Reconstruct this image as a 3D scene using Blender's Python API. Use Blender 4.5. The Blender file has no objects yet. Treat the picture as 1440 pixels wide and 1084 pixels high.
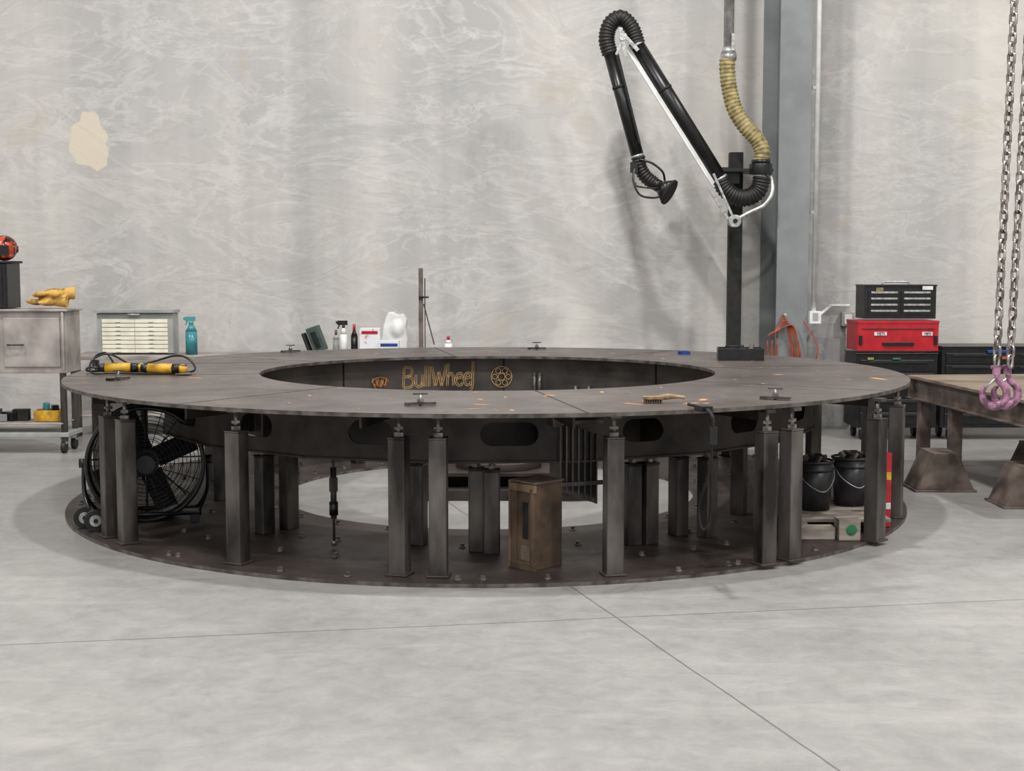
import bpy, bmesh, math, random
from mathutils import Vector, Matrix
random.seed(7)
sc=bpy.context.scene
try:
    sc.view_settings.view_transform='Standard'
except Exception: pass
PI=math.pi
# ---------------------------------------------------------------- materials
def srgb(r,g,b):
    f=lambda c:(c/255/12.92) if c/255<=0.04045 else ((c/255+0.055)/1.055)**2.4
    return (f(r),f(g),f(b),1)
def mat(name,c1,c2=None,rough=.5,metal=0,scale=8,detail=6,bump=0,spec=.5,lo=.35,hi=.65,stretch=(1,1,1),bscale=None,dist=0):
    m=bpy.data.materials.new(name); m.use_nodes=True
    nt=m.node_tree; b=nt.nodes['Principled BSDF']
    b.inputs['Roughness'].default_value=rough; b.inputs['Metallic'].default_value=metal
    b.inputs['Specular IOR Level'].default_value=spec
    if c2 is None: c2=tuple(x*.82 for x in c1[:3])+(1,)
    tc=nt.nodes.new('ShaderNodeTexCoord'); mp=nt.nodes.new('ShaderNodeMapping')
    mp.inputs['Scale'].default_value=stretch
    nz=nt.nodes.new('ShaderNodeTexNoise'); nz.inputs['Scale'].default_value=scale; nz.inputs['Detail'].default_value=detail
    nz.inputs['Distortion'].default_value=dist
    cr=nt.nodes.new('ShaderNodeValToRGB')
    cr.color_ramp.elements[0].position=lo; cr.color_ramp.elements[1].position=hi
    cr.color_ramp.elements[0].color=c2; cr.color_ramp.elements[1].color=c1
    L=nt.links.new
    L(tc.outputs['Object'],mp.inputs['Vector']); L(mp.outputs[0],nz.inputs['Vector'])
    L(nz.outputs['Fac'],cr.inputs['Fac']); L(cr.outputs['Color'],b.inputs['Base Color'])
    if bump:
        n2=nt.nodes.new('ShaderNodeTexNoise'); n2.inputs['Scale'].default_value=bscale or scale*3; n2.inputs['Detail'].default_value=5
        L(mp.outputs[0],n2.inputs['Vector'])
        bp=nt.nodes.new('ShaderNodeBump'); bp.inputs['Strength'].default_value=bump; bp.inputs['Distance'].default_value=.01
        L(n2.outputs['Fac'],bp.inputs['Height']); L(bp.outputs[0],b.inputs['Normal'])
    return m

M_edge=mat('cut_edge',srgb(118,112,107),srgb(66,60,55),rough=.45,metal=.4,scale=12)
M_post=mat('post_mill_steel',srgb(112,106,102),srgb(38,34,32),rough=.38,metal=.45,scale=6,detail=7,stretch=(1,1,.35),bump=.1,lo=.36,hi=.70)
M_beam=mat('beam_steel',srgb(64,54,48),srgb(26,22,20),rough=.5,metal=.3,scale=5,detail=8,lo=.35,hi=.65)
M_inner=mat('skirt_steel',srgb(98,91,86),srgb(50,46,43),rough=.5,metal=.2,scale=3,detail=6,lo=.3,hi=.7)
M_bolt=mat('bolt_steel',srgb(160,155,148),srgb(84,80,76),rough=.4,metal=.7,scale=40)
M_bolt2=mat('floor_bolt_steel',srgb(140,132,126),srgb(80,74,70),rough=.45,metal=.6,scale=40)
M_blk=mat('black_paint',srgb(28,28,30),srgb(15,15,16),rough=.32,scale=20)
M_blk_m=mat('black_matte',srgb(34,33,33),srgb(18,18,18),rough=.75,scale=20)
M_rub=mat('black_rubber',srgb(36,34,34),srgb(18,18,18),rough=.5,scale=30)
M_alu=mat('aluminium',srgb(205,204,200),srgb(150,150,147),rough=.35,metal=.6,scale=30)
M_chain=mat('chain_steel',srgb(206,198,192),srgb(110,102,98),rough=.3,metal=.8,scale=25)
M_hook=mat('hook_paint',srgb(172,124,150),srgb(104,68,90),rough=.4,metal=.1,scale=26,detail=7,lo=.42,hi=.58)
M_tan=mat('tan_hose',srgb(168,154,104),srgb(112,100,64),rough=.6,scale=18)
M_galv=mat('galvanised',srgb(200,200,200),srgb(150,150,150),rough=.35,metal=.5,scale=15)
M_red=mat('red_paint',srgb(190,30,42),srgb(165,22,34),rough=.3,scale=10)
M_white=mat('white_plastic',srgb(232,232,230),srgb(212,212,210),rough=.5,scale=10)
M_grey=mat('grey_paint',srgb(134,137,139),srgb(118,121,123),rough=.5,scale=3)
M_lgrey=mat('light_grey_paint',srgb(168,170,170),srgb(150,152,150),rough=.45,scale=6)
M_drawer=mat('drawer_cream',srgb(246,242,224),srgb(230,226,206),rough=.5,scale=10)
M_weld=mat('welded_box_steel',srgb(184,176,171),srgb(136,127,122),rough=.5,metal=.2,scale=4,detail=8,bump=.1)
M_leather=mat('yellow_leather',srgb(208,164,82),srgb(96,72,40),rough=.85,scale=12,detail=7,bump=.8,lo=.3,hi=.5)
M_leather2=mat('worn_wood_handle',srgb(170,142,108),srgb(110,86,60),rough=.7,scale=24,bump=.2)
M_yel=mat('yellow_plastic',srgb(222,172,44),srgb(150,112,30),rough=.45,scale=14)
M_letter=mat('gold_marker',srgb(226,190,134),srgb(196,158,104),rough=.9,scale=60)
M_chalk=mat('paint_marker',srgb(216,154,104),srgb(190,128,80),rough=.8,scale=30)
M_rust=mat('rust_paint_mark',srgb(178,130,100),srgb(134,98,78),rough=.8,scale=30)
M_wood=mat('timber_block',srgb(150,124,98),srgb(80,62,46),rough=.75,scale=5,detail=9,stretch=(3,3,.6),bump=.4,lo=.3,hi=.7)
M_wood2=mat('dark_block_face',srgb(104,84,66),srgb(48,38,30),rough=.6,scale=6,detail=9,bump=.3,lo=.3,hi=.7)  # darker brown for the block body and its slotted face
M_rsteel=mat('rusty_stand',srgb(124,110,101),srgb(68,57,50),rough=.6,metal=.2,scale=6,detail=8,bump=.2)
M_table=mat('fab_table_top',srgb(154,138,118),srgb(90,76,65),rough=.5,metal=.2,scale=2.5,detail=9,stretch=(.6,1.6,1),lo=.3,hi=.7)
M_orange=mat('orange_hose',srgb(176,92,66),srgb(132,60,42),rough=.5,scale=10)
M_teal=mat('teal_bottle',srgb(70,150,156),srgb(40,110,120),rough=.25,scale=4)
M_blue=mat('blue_plastic',srgb(40,70,150),srgb(30,50,120),rough=.4,scale=10)
M_green=mat('green_paint',srgb(40,120,80),srgb(30,100,64),rough=.5,scale=10)
M_dgreen=mat('dark_green_plastic',srgb(60,84,76),srgb(40,60,54),rough=.5,scale=10)
M_bucket=mat('bucket_plastic',srgb(50,50,54),srgb(26,26,28),rough=.4,scale=6)
M_pallet=mat('pale_pallet_wood',srgb(168,158,146),srgb(112,104,96),rough=.8,scale=5,stretch=(1,4,4))
M_helm=mat('painted_helmet',srgb(196,74,44),srgb(24,16,15),rough=.2,scale=11,detail=3,lo=.48,hi=.55,dist=1.5)
M_card=mat('printed_carton',srgb(226,226,230),srgb(196,150,140),rough=.6,scale=16,lo=.3,hi=.4)
M_lens=mat('dark_lens',srgb(16,20,24),srgb(10,12,14),rough=.08,scale=5)
M_seam=mat('seam_dark',srgb(24,20,18),srgb(16,14,12),rough=.8)

def N(nt,t,**k):
    n=nt.nodes.new(t)
    for a,b in k.items(): setattr(n,a,b)
    return n
def mth(nt,op,a,b=None,c=None):
    n=nt.nodes.new('ShaderNodeMath'); n.operation=op
    for i,v in enumerate((a,b,c)):
        if v is None: continue
        if isinstance(v,(int,float)): n.inputs[i].default_value=v
        else: nt.links.new(v,n.inputs[i])
    return n.outputs[0]
def mixc(nt,fac,a,b,mode='MIX'):
    n=nt.nodes.new('ShaderNodeMix'); n.data_type='RGBA'; n.blend_type=mode
    for i,v in ((0,fac),(6,a),(7,b)):
        if isinstance(v,(int,float,tuple)): n.inputs[i].default_value=v
        else: nt.links.new(v,n.inputs[i])
    return n.outputs[2]
def noise(nt,vec,scale,detail=5,dist=0,rough=.5):
    n=nt.nodes.new('ShaderNodeTexNoise'); n.inputs['Scale'].default_value=scale; n.inputs['Detail'].default_value=detail
    n.inputs['Distortion'].default_value=dist; n.inputs['Roughness'].default_value=rough
    nt.links.new(vec,n.inputs['Vector']); return n.outputs['Fac']
def ramp(nt,f,stops):
    cr=nt.nodes.new('ShaderNodeValToRGB'); e=cr.color_ramp.elements
    while len(e)<len(stops): e.new(.5)
    for i,(p,c) in enumerate(stops): e[i].position=p; e[i].color=c
    nt.links.new(f,cr.inputs['Fac']); return cr.outputs['Color']
def v4(v): return (v,v,v,1)
W1=(1,1,1,1); K0=(0,0,0,1)
def newm(name):
    m=bpy.data.materials.new(name); m.use_nodes=True; nt=m.node_tree
    tc=N(nt,'ShaderNodeTexCoord'); sep=N(nt,'ShaderNodeSeparateXYZ'); nt.links.new(tc.outputs['Object'],sep.inputs[0])
    return m,nt,nt.nodes['Principled BSDF'],tc.outputs['Object'],sep.outputs
def scuffed(name,ca,cb,cr_,metal,rough,sc_=.4):
    m,nt,bs,V,_=newm(name)
    col=ramp(nt,noise(nt,V,1.6,9,.6,.62),[(.32,ca),(.68,cb)])
    col=mixc(nt,ramp(nt,noise(nt,V,7,7,1,.7),[(.58,K0),(.72,v4(.4))]),col,cr_)
    mp=N(nt,'ShaderNodeMapping'); mp.inputs['Scale'].default_value=(9,1.2,1); mp.inputs['Rotation'].default_value=(0,0,.5); nt.links.new(V,mp.inputs['Vector'])
    col=mixc(nt,ramp(nt,noise(nt,mp.outputs[0],3,6,.4,.7),[(.62,K0),(.68,v4(sc_*.6)),(.74,K0)]),col,srgb(150,142,136))
    nt.links.new(col,bs.inputs['Base Color']); bs.inputs['Metallic'].default_value=metal
    nt.links.new(ramp(nt,noise(nt,V,3,6,.5,.6),[(.3,v4(rough-.08)),(.7,v4(rough+.12))]),bs.inputs['Roughness'])
    bp=N(nt,'ShaderNodeBump'); bp.inputs['Strength'].default_value=.08; bp.inputs['Distance'].default_value=.01
    nt.links.new(noise(nt,V,30,5),bp.inputs['Height']); nt.links.new(bp.outputs[0],bs.inputs['Normal'])
    return m
M_top=scuffed('plate_steel',srgb(80,73,70),srgb(112,104,100),srgb(112,92,80),.35,.38,.6)
M_base=scuffed('base_steel',srgb(44,38,36),srgb(78,69,65),srgb(92,76,66),.25,.46,.25)

# floor ---------------------------------------------------------------
mf,nt,bs,V,S_=newm('polished_concrete'); X,Y=S_[0],S_[1]
col=ramp(nt,noise(nt,V,.5,7,.6,.6),[(.3,srgb(134,133,131)),(.7,srgb(158,156,154))])
col=mixc(nt,.35,col,ramp(nt,noise(nt,V,7,10,.4,.78),[(.35,srgb(116,115,113)),(.65,srgb(172,170,167))]))
col=mixc(nt,ramp(nt,noise(nt,V,1.1,8,1.2,.68),[(.54,K0),(.70,v4(.4))]),col,srgb(120,118,116))
mp=N(nt,'ShaderNodeMapping'); mp.inputs['Scale'].default_value=(.7,3.5,1); mp.inputs['Rotation'].default_value=(0,0,-.25); nt.links.new(V,mp.inputs['Vector'])
col=mixc(nt,ramp(nt,noise(nt,mp.outputs[0],.9,8,.8,.7),[(.54,K0),(.66,v4(.35))]),col,srgb(176,174,170))
def joint(nx,ny,c,w):
    d=mth(nt,'ADD',mth(nt,'MULTIPLY',X,nx),mth(nt,'MULTIPLY',Y,ny)); d=mth(nt,'SUBTRACT',d,c)
    d=mth(nt,'ADD',d,mth(nt,'MULTIPLY',mth(nt,'SUBTRACT',noise(nt,V,1.5,5),.5),.03))
    return mth(nt,'LESS_THAN',mth(nt,'ABSOLUTE',d),w)
def ln(p,q):
    dx,dy=q[0]-p[0],q[1]-p[1]; l=math.hypot(dx,dy); nx,ny=-dy/l,dx/l; return nx,ny,nx*p[0]+ny*p[1]
a=ln((.297,6.93),(1.08,4.31)); b_=ln((-2.255,5.8),(2.567,6.62))
J=mth(nt,'MAXIMUM',joint(*a,.0050),joint(*b_,.0055))
for q in ((a[0],a[1],a[2]+6.5),(a[0],a[1],a[2]-6.5),(b_[0],b_[1],b_[2]-5.0)): J=mth(nt,'MAXIMUM',J,joint(*q,.004))
col=mixc(nt,mth(nt,'MULTIPLY',J,.65),col,srgb(80,74,70))
nt.links.new(col,bs.inputs['Base Color'])
rr=ramp(nt,noise(nt,V,1.1,5,.5),[(.3,v4(.28)),(.7,v4(.46))]); nt.links.new(rr,bs.inputs['Roughness'])
bp=N(nt,'ShaderNodeBump'); bp.inputs['Strength'].default_value=.05; bp.inputs['Distance'].default_value=.01
nt.links.new(noise(nt,V,22,5),bp.inputs['Height']); nt.links.new(bp.outputs[0],bs.inputs['Normal'])

# wall ----------------------------------------------------------------
mw,nt,bs,V,S_=newm('tilt_up_concrete'); X,Z=S_[0],S_[2]
mp=N(nt,'ShaderNodeMapping'); mp.inputs['Rotation'].default_value=(0,math.radians(30),0); mp.inputs['Scale'].default_value=(.5,1,1.1)
nt.links.new(V,mp.inputs['Vector']); VR=mp.outputs[0]
mp3=N(nt,'ShaderNodeMapping'); mp3.inputs['Rotation'].default_value=(0,math.radians(-38),0); mp3.inputs['Scale'].default_value=(.5,1,1.3)
nt.links.new(V,mp3.inputs['Vector']); VQ=mp3.outputs[0]
mp2=N(nt,'ShaderNodeMapping'); mp2.inputs['Scale'].default_value=(1.1,1,.07); nt.links.new(V,mp2.inputs['Vector']); VS=mp2.outputs[0]
col=ramp(nt,noise(nt,V,.42,6,.8,.6),[(.32,srgb(176,176,177)),(.5,srgb(192,189,185)),(.68,srgb(204,199,191))])
col=mixc(nt,.5,col,ramp(nt,noise(nt,VS,1,4,.15,.55),[(.36,srgb(158,159,161)),(.64,srgb(214,210,203))]))
n1=noise(nt,VR,.7,7,.9,.52)
sn=mth(nt,'SINE',mth(nt,'MULTIPLY',n1,80.0))
wr=ramp(nt,sn,[(.3,K0),(.85,v4(.28)),(1,v4(.38))])
mask=ramp(nt,noise(nt,V,.9,5,.9,.6),[(.48,K0),(.60,v4(.9))])
col=mixc(nt,mixc(nt,1.0,wr,mask,'MULTIPLY'),col,srgb(218,215,210))
n2=noise(nt,VQ,1.3,10,1.3,.62)
col=mixc(nt,ramp(nt,n2,[(.50,K0),(.512,v4(.34)),(.545,v4(.10)),(.60,K0)]),col,srgb(220,217,212))
n3=noise(nt,VR,1.1,10,1.6,.64)
col=mixc(nt,ramp(nt,n3,[(.52,K0),(.53,v4(.28)),(.56,v4(.03))]),col,srgb(218,215,209))
pd=ramp(nt,noise(nt,VR,1.8,9,1.4,.62),[(.56,K0),(.575,v4(.16)),(.61,v4(.03))])
col=mixc(nt,pd,col,srgb(142,140,137))
col=mixc(nt,ramp(nt,noise(nt,V,1.4,4,.5),[(.62,K0),(.74,v4(.4))]),col,srgb(190,178,158))
dx=mth(nt,'DIVIDE',mth(nt,'ADD',X,4.37),.18); dz=mth(nt,'DIVIDE',mth(nt,'SUBTRACT',Z,2.97),.32)
r0=mth(nt,'SQRT',mth(nt,'ADD',mth(nt,'MULTIPLY',dx,dx),mth(nt,'MULTIPLY',dz,dz)))
r0=mth(nt,'ADD',r0,mth(nt,'MULTIPLY',mth(nt,'SUBTRACT',noise(nt,V,3.8,3,.5),.5),1.5))
col=mixc(nt,ramp(nt,r0,[(.90,v4(.9)),(.97,K0)]),col,srgb(216,205,186))
for jx,amt,wd in ((-2.12,.45,.22),(-1.75,.22,.3),(-.7,.18,.12),(-6.9,.4,.16),(6.8,.4,.16)):
    dj=mth(nt,'ABSOLUTE',mth(nt,'SUBTRACT',X,jx))
    col=mixc(nt,ramp(nt,dj,[(0,v4(amt)),(wd*.5,v4(amt*.6)),(wd,K0)]),col,srgb(148,148,148))
nt.links.new(col,bs.inputs['Base Color']); bs.inputs['Roughness'].default_value=.7
bp=N(nt,'ShaderNodeBump'); bp.inputs['Strength'].default_value=.4; bp.inputs['Distance'].default_value=.02
nt.links.new(mth(nt,'ADD',mth(nt,'MULTIPLY',sn,.07),n2),bp.inputs['Height']); nt.links.new(bp.outputs[0],bs.inputs['Normal'])
M_ceil=mat('ceiling_paint',srgb(205,205,205),srgb(195,195,195),rough=.8,scale=1)

# ---------------------------------------------------------------- builder
def empty(name,loc=(0,0,0)):
    e=bpy.data.objects.new(name,None); e.empty_display_size=.1; sc.collection.objects.link(e); return e
def frame(d):
    d=Vector(d).normalized(); up=Vector((0,0,1)) if abs(d.z)<.95 else Vector((0,1,0))
    x=up.cross(d).normalized(); y=d.cross(x); return Matrix((x,y,d)).transposed()
def cat(pts,n=8,closed=False):
    P=[Vector(p) for p in pts]; out=[]; L=len(P)
    for i in range(L if closed else L-1):
        if closed: p0,p1,p2,p3=P[(i-1)%L],P[i],P[(i+1)%L],P[(i+2)%L]
        else: p0,p1,p2,p3=P[max(i-1,0)],P[i],P[i+1],P[min(i+2,L-1)]
        for k in range(n):
            t=k/n
            out.append(.5*((2*p1)+(p2-p0)*t+(2*p0-5*p1+4*p2-p3)*t*t+(3*p1-p0-3*p2+p3)*t**3))
    if not closed: out.append(P[-1])
    return out
def resamp(P,step):
    out=[P[0].copy()]; acc=0
    for i in range(1,len(P)):
        a_,b1=P[i-1],P[i]; L=(b1-a_).length
        if L<1e-9: continue
        t=step-acc
        while t<=L:
            out.append(a_.lerp(b1,t/L)); t+=step
        acc=(acc+L)%step
    return out
class B:
    def __init__(s,name,parent=None,bevel=0,M=None):
        s.n=name; s.p=parent; s.bv=bevel; s.bm=bmesh.new(); s.mats=[]; s.M=M or Matrix.Identity(4); s.remesh=0; s.smooth_it=4
    def mi(s,m):
        if m not in s.mats: s.mats.append(m)
        return s.mats.index(m)
    def _f(s,vs,m,smooth=False):
        i=s.mi(m); fs=set()
        for v in vs: fs.update(v.link_faces)
        for f in fs:
            f.material_index=i; f.smooth=smooth
        return fs
    def box(s,c,size,m,rz=0,R=None):
        T=Matrix.Translation(c)@((R.to_4x4() if R else Matrix.Rotation(rz,4,'Z')))@Matrix.Diagonal((*size,1))
        r=bmesh.ops.create_cube(s.bm,size=1,matrix=T); s._f(r['verts'],m)
    def cyl(s,p1,p2,r,m,r2=None,seg=20,smooth=True):
        p1,p2=Vector(p1),Vector(p2); d=p2-p1
        T=Matrix.Translation((p1+p2)/2)@frame(d).to_4x4()
        q=bmesh.ops.create_cone(s.bm,cap_ends=True,segments=seg,radius1=r,radius2=r if r2 is None else r2,depth=d.length,matrix=T)
        for f in s._f(q['verts'],m,smooth):
            if len(f.verts)>4: f.smooth=False
    def sph(s,c,r,m,R=None,u=16,v=10):
        if isinstance(r,(int,float)): r=(r,r,r)
        T=Matrix.Translation(c)@(R.to_4x4() if R else Matrix.Identity(4))@Matrix.Diagonal((*r,1))
        q=bmesh.ops.create_uvsphere(s.bm,u_segments=u,v_segments=v,radius=1,matrix=T); s._f(q['verts'],m,True)
    def tube(s,pts,r,m,seg=8,closed=False):
        P=[Vector(p) for p in pts]; n=len(P); rings=[]; i_=s.mi(m); prev=None
        for i in range(n):
            if closed: t=(P[(i+1)%n]-P[i-1])
            else: t=P[min(i+1,n-1)]-P[max(i-1,0)]
            t.normalize()
            if prev is None:
                prev=frame(t).col[0].copy()
            x=(prev-t*prev.dot(t)); 
            if x.length<1e-6: x=frame(t).col[0].copy()
            x.normalize(); prev=x; y=t.cross(x)
            rr=r(i) if callable(r) else r
            rings.append([s.bm.verts.new(P[i]+(x*math.cos(2*PI*k/seg)+y*math.sin(2*PI*k/seg))*rr) for k in range(seg)])
        for i in range(n if closed else n-1):
            A,Bq=rings[i],rings[(i+1)%n]
            for k in range(seg):
                f=s.bm.faces.new((A[k],A[(k+1)%seg],Bq[(k+1)%seg],Bq[k])); f.material_index=i_; f.smooth=True
        if not closed:
            for q in (list(reversed(rings[0])),rings[-1]):
                f=s.bm.faces.new(q); f.material_index=i_
    def hose(s,pts,ro,ri,m,pitch=.036,seg=22):
        P=resamp(cat(pts,24),pitch/4)
        s.tube(P,lambda i:(ri,(ri+ro)/2,ro,(ri+ro)/2)[i%4],m,seg)
    def ring(s,c,R,r,m,axis=(0,0,1),n=32,seg=8):
        F=frame(axis); s.tube([Vector(c)+F@Vector((R*math.cos(2*PI*k/n),R*math.sin(2*PI*k/n),0)) for k in range(n)],r,m,seg,True)
    def prism(s,pts,T,d,m):
        i_=s.mi(m); n=len(pts)
        a=[s.bm.verts.new(T@Vector((x,y,0))) for x,y in pts]; b=[s.bm.verts.new(T@Vector((x,y,d))) for x,y in pts]
        fs=[s.bm.faces.new(list(reversed(a))),s.bm.faces.new(b)]
        for k in range(n): fs.append(s.bm.faces.new((a[k],a[(k+1)%n],b[(k+1)%n],b[k])))
        for f in fs: f.material_index=i_
    def annulus(s,c,ri,ro,z0,z1,m,n=144,medge=None):
        i_=s.mi(m); e_=s.mi(medge or m); R=[]
        for k in range(n):
            a=2*PI*k/n; ca,sa=math.cos(a),math.sin(a)
            R.append([s.bm.verts.new((c[0]+q*ca,c[1]+q*sa,z)) for q,z in ((ri,z1),(ro,z1),(ro,z0),(ri,z0))])
        for k in range(n):
            A,Q=R[k],R[(k+1)%n]
            for j in range(4):
                f=s.bm.faces.new((A[j],A[(j+1)%4],Q[(j+1)%4],Q[j])); f.material_index=i_ if j in (0,2) else e_; f.smooth=False
    def out(s):
        if s.M!=Matrix.Identity(4): bmesh.ops.transform(s.bm,matrix=s.M,verts=s.bm.verts)
        bmesh.ops.recalc_face_normals(s.bm,faces=s.bm.faces)
        me=bpy.data.meshes.new(s.n); s.bm.to_mesh(me); s.bm.free()
        for m in s.mats: me.materials.append(m)
        o=bpy.data.objects.new(s.n,me); sc.collection.objects.link(o)
        if s.p: o.parent=s.p
        if s.bv:
            b=o.modifiers.new('bevel','BEVEL'); b.width=s.bv; b.segments=2; b.limit_method='ANGLE'; b.angle_limit=math.radians(50)
        if s.remesh:
            r=o.modifiers.new('remesh','REMESH'); r.mode='VOXEL'; r.voxel_size=s.remesh; r.use_smooth_shade=True
            q=o.modifiers.new('sm','SMOOTH'); q.iterations=s.smooth_it
        return o
def TR(x,y,z,rz=0): return Matrix.Translation((x,y,z))@Matrix.Rotation(rz,4,'Z')

# ---------------------------------------------------------------- room
WY=14.1; CH=9.2
b=B('floor'); b.box((0,4,-.1),(26,20.4,.2),mf); b.out()
b=B('wall_back'); b.box((0,WY+.1,CH/2),(26,.2,CH),mw); b.out()
b=B('wall_left'); b.box((-13.1,4,CH/2),(.2,20.4,CH),mw); b.out()
b=B('wall_right'); b.box((13.1,4,CH/2),(.2,20.4,CH),mw); b.out()
b=B('ceiling'); b.box((0,4,CH+.1),(26.4,20.4,.2),M_ceil); b.out()
e=empty('steel_column')
b=B('column_section',e,.004); ch=CH-.004
b.box((2.745,13.21,ch/2),(.31,.02,ch),M_grey); b.box((2.745,14.08,ch/2),(.31,.03,ch),M_grey); b.box((2.745,13.64,ch/2),(.016,.85,ch),M_grey)
b.out()
e=empty('electrical_conduit')
b=B('conduit_run',e)
b.cyl((2.962,13.22,1.22),(2.962,13.22,CH-.01),.024,M_white)
b.box((2.965,13.18,1.18),(.11,.08,.12),M_white); b.box((2.965,13.137,1.19),(.05,.01,.07),M_lgrey)
for z in (2.2,3.4,4.6): b.box((2.945,13.22,z),(.07,.03,.03),M_galv)
b.cyl((3.02,13.22,1.2),(3.29,13.9,1.27),.016,M_white)
b.out()
e=empty('electrical_outlet_box')
b=B('outlet',e,.003)
b.cyl((3.52,14.04,1.27),(3.3,14.04,1.27),.016,M_white)
b.cyl((3.5,14.05,1.1),(3.5,14.05,.1),.022,M_galv); b.box((3.5,14.04,1.13),(.13,.08,.14),M_lgrey); b.box((3.5,13.995,1.13),(.08,.01,.1),M_white)
b.out()

# ---------------------------------------------------------------- circular platform
C=(-.175,9.83); R=2.97; TZ=.909
plat=empty('circular_welding_platform',(0,0,0))
b=B('top_plate',plat); b.annulus((*C,0),1.648,R,TZ-.022,TZ,M_top,n=200,medge=M_edge); b.out()
b=B('plate_seams',plat)
for k in range(8):
    a=math.radians(11+45*k); d=Vector((math.cos(a),math.sin(a),0)); mid=Vector((*C,TZ))+d*(1.648+R)/2
    b.box(mid,(R-1.65,.010,.0016),M_seam,rz=a)
b.box((-2.35,10.6,TZ),(1.1,.02,.002),M_seam,rz=.28)
b.out()
b=B('base_plate',plat); b.annulus((*C,0),1.5,R,0,.022,M_base,n=200,medge=M_edge); b.out()
outer=[(-2.45,8.11),(-2.29,7.91),(-1.52,7.36),(-.60,7.08),(-.39,7.05),(.54,7.08),(1.40,7.34),(1.56,7.45),(2.18,7.98),(2.52,8.75),
       (-2.88,9.35),(-2.9,10.4),(-2.55,11.35),(-1.75,12.1),(-.95,12.5),(-.5,12.6),(.35,12.6),(1.15,12.3),(1.9,11.7),(2.45,10.85),(2.6,9.7)]
inner=[(-.556,7.87),(-.205,7.68),(-.115,7.62),(-1.53,8.22),(-1.405,8.37),(.71,7.87),(.81,7.9),(1.02,8.15),(1.19,8.10),(1.51,8.86),(-2.06,9.41),
       (-2.3,10.3),(-2.0,11.1),(-1.5,11.6),(-1.1,11.85),(-.6,12.05),(.1,12.1),(.7,11.95),(1.2,11.6),(1.65,11.1),(1.95,10.3),(-1.3,11.25),(-.85,11.45),(-1.75,10.6),(-1.65,9.9),(-.45,11.42),(.55,11.3),(.95,11.0)]
b=B('outer_posts',plat,.006); bb=B('outer_levelling_bolts',plat)
for i,(x,y) in enumerate(outer):
    a=math.atan2(y-C[1],x-C[0])+random.uniform(-.16,.16); h=.755
    b.box((x,y,.022+(h-.022)/2),(.095,.095,h-.022),M_post,rz=a)
    b.box((x,y,h+.005),(.10,.10,.012),M_post,rz=a); b.box((x,y,.028),(.125,.125,.012),M_base,rz=a)
    bb.cyl((x,y,h),(x,y,TZ-.026),.013,M_bolt,seg=10); bb.cyl((x,y,h+.012),(x,y,h+.034),.028,M_bolt,seg=6,smooth=False)
    bb.cyl((x,y,h+.05),(x,y,h+.066),.026,M_bolt,seg=6,smooth=False)
    bb.box((x,y,TZ-.034),(.09,.06,.018),M_post,rz=a)
b.out(); bb.out()
b=B('inner_posts',plat,.006); bb=B('inner_levelling_bolts',plat)
for (x,y) in inner:
    a=math.atan2(y-C[1],x-C[0])+random.uniform(-.12,.12); h=.5
    b.box((x,y,.022+(h-.022)/2),(.092,.092,h-.022),M_post,rz=a); b.box((x,y,h+.005),(.10,.10,.012),M_post,rz=a)
    bb.cyl((x,y,h),(x,y,.56),.013,M_bolt,seg=10); bb.cyl((x,y,h+.012),(x,y,h+.034),.026,M_bolt,seg=6,smooth=False)
b.out(); bb.out()
def slotted(b,L,H,sl,sh,t,T,m,n=40):
    i_=b.mi(m); inn=[];outp=[]
    for k in range(n):
        a=2*PI*(k+.5)/n; ca,sa=math.cos(a),math.sin(a)
        r=sh/2; cx=(sl/2-r)*(1 if ca>0 else -1); inn.append((cx+r*ca,r*sa))
        q=max(abs(ca)/(L/2),abs(sa)/(H/2)); outp.append((ca/q,sa/q))
    for sx in (-1,1):
        for sy in (-1,1):
            c=(sx*L/2,sy*H/2); j=min(range(n),key=lambda j:(outp[j][0]-c[0])**2+(outp[j][1]-c[1])**2); outp[j]=c
    V=[]
    for y in (0,t):
        V.append(([b.bm.verts.new(T@Vector((p[0],y,p[1]))) for p in inn],[b.bm.verts.new(T@Vector((p[0],y,p[1]))) for p in outp]))
    for k in range(n):
        j=(k+1)%n
        for q in ((V[0][0][k],V[0][0][j],V[0][1][j],V[0][1][k]),(V[1][0][k],V[1][1][k],V[1][1][j],V[1][0][j]),
                  (V[0][0][k],V[1][0][k],V[1][0][j],V[0][0][j]),(V[0][1][k],V[0][1][j],V[1][1][j],V[1][1][k])):
            f=b.bm.faces.new(q); f.material_index=i_
b=B('ring_beam',plat)
nb=18; rb=2.3; L=2*rb*math.tan(PI/nb)
for k in range(nb):
    a=math.radians(-90+4+20*k)
    T=Matrix.Translation((C[0]+rb*math.cos(a),C[1]+rb*math.sin(a),.722))@Matrix.Rotation(a+PI/2,4,'Z')
    slotted(b,L,.325,.27 if k%3 else .33,.135,.014,T,M_beam)
    b.box(T@Vector((0,.03,-.158)),(L,.09,.012),M_beam,rz=a+PI/2)
b.out()
b=B('inner_skirt',plat); b.annulus((*C,0),1.80,1.815,.55,TZ-.024,M_inner,n=120)
b.out()
b=B('radial_ribs',plat)
for k in range(16):
    a=math.radians(10+22.5*k); m_=Vector((*C,.73))+Vector((math.cos(a),math.sin(a),0))*2.055
    b.box(m_,(.47,.014,.3),M_beam,rz=a)
    m_=Vector((*C,.85))+Vector((math.cos(a),math.sin(a),0))*2.6
    b.box(m_,(.55,.014,.07),M_beam,rz=a)
b.out()
b=B('skirt_seams',plat)
for aa in (86.7,41,133):
    a=math.radians(aa); b.box((C[0]+1.796*math.cos(a),C[1]+1.796*math.sin(a),.72),(.012,.008,.33),M_seam,rz=a+PI/2)
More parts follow.
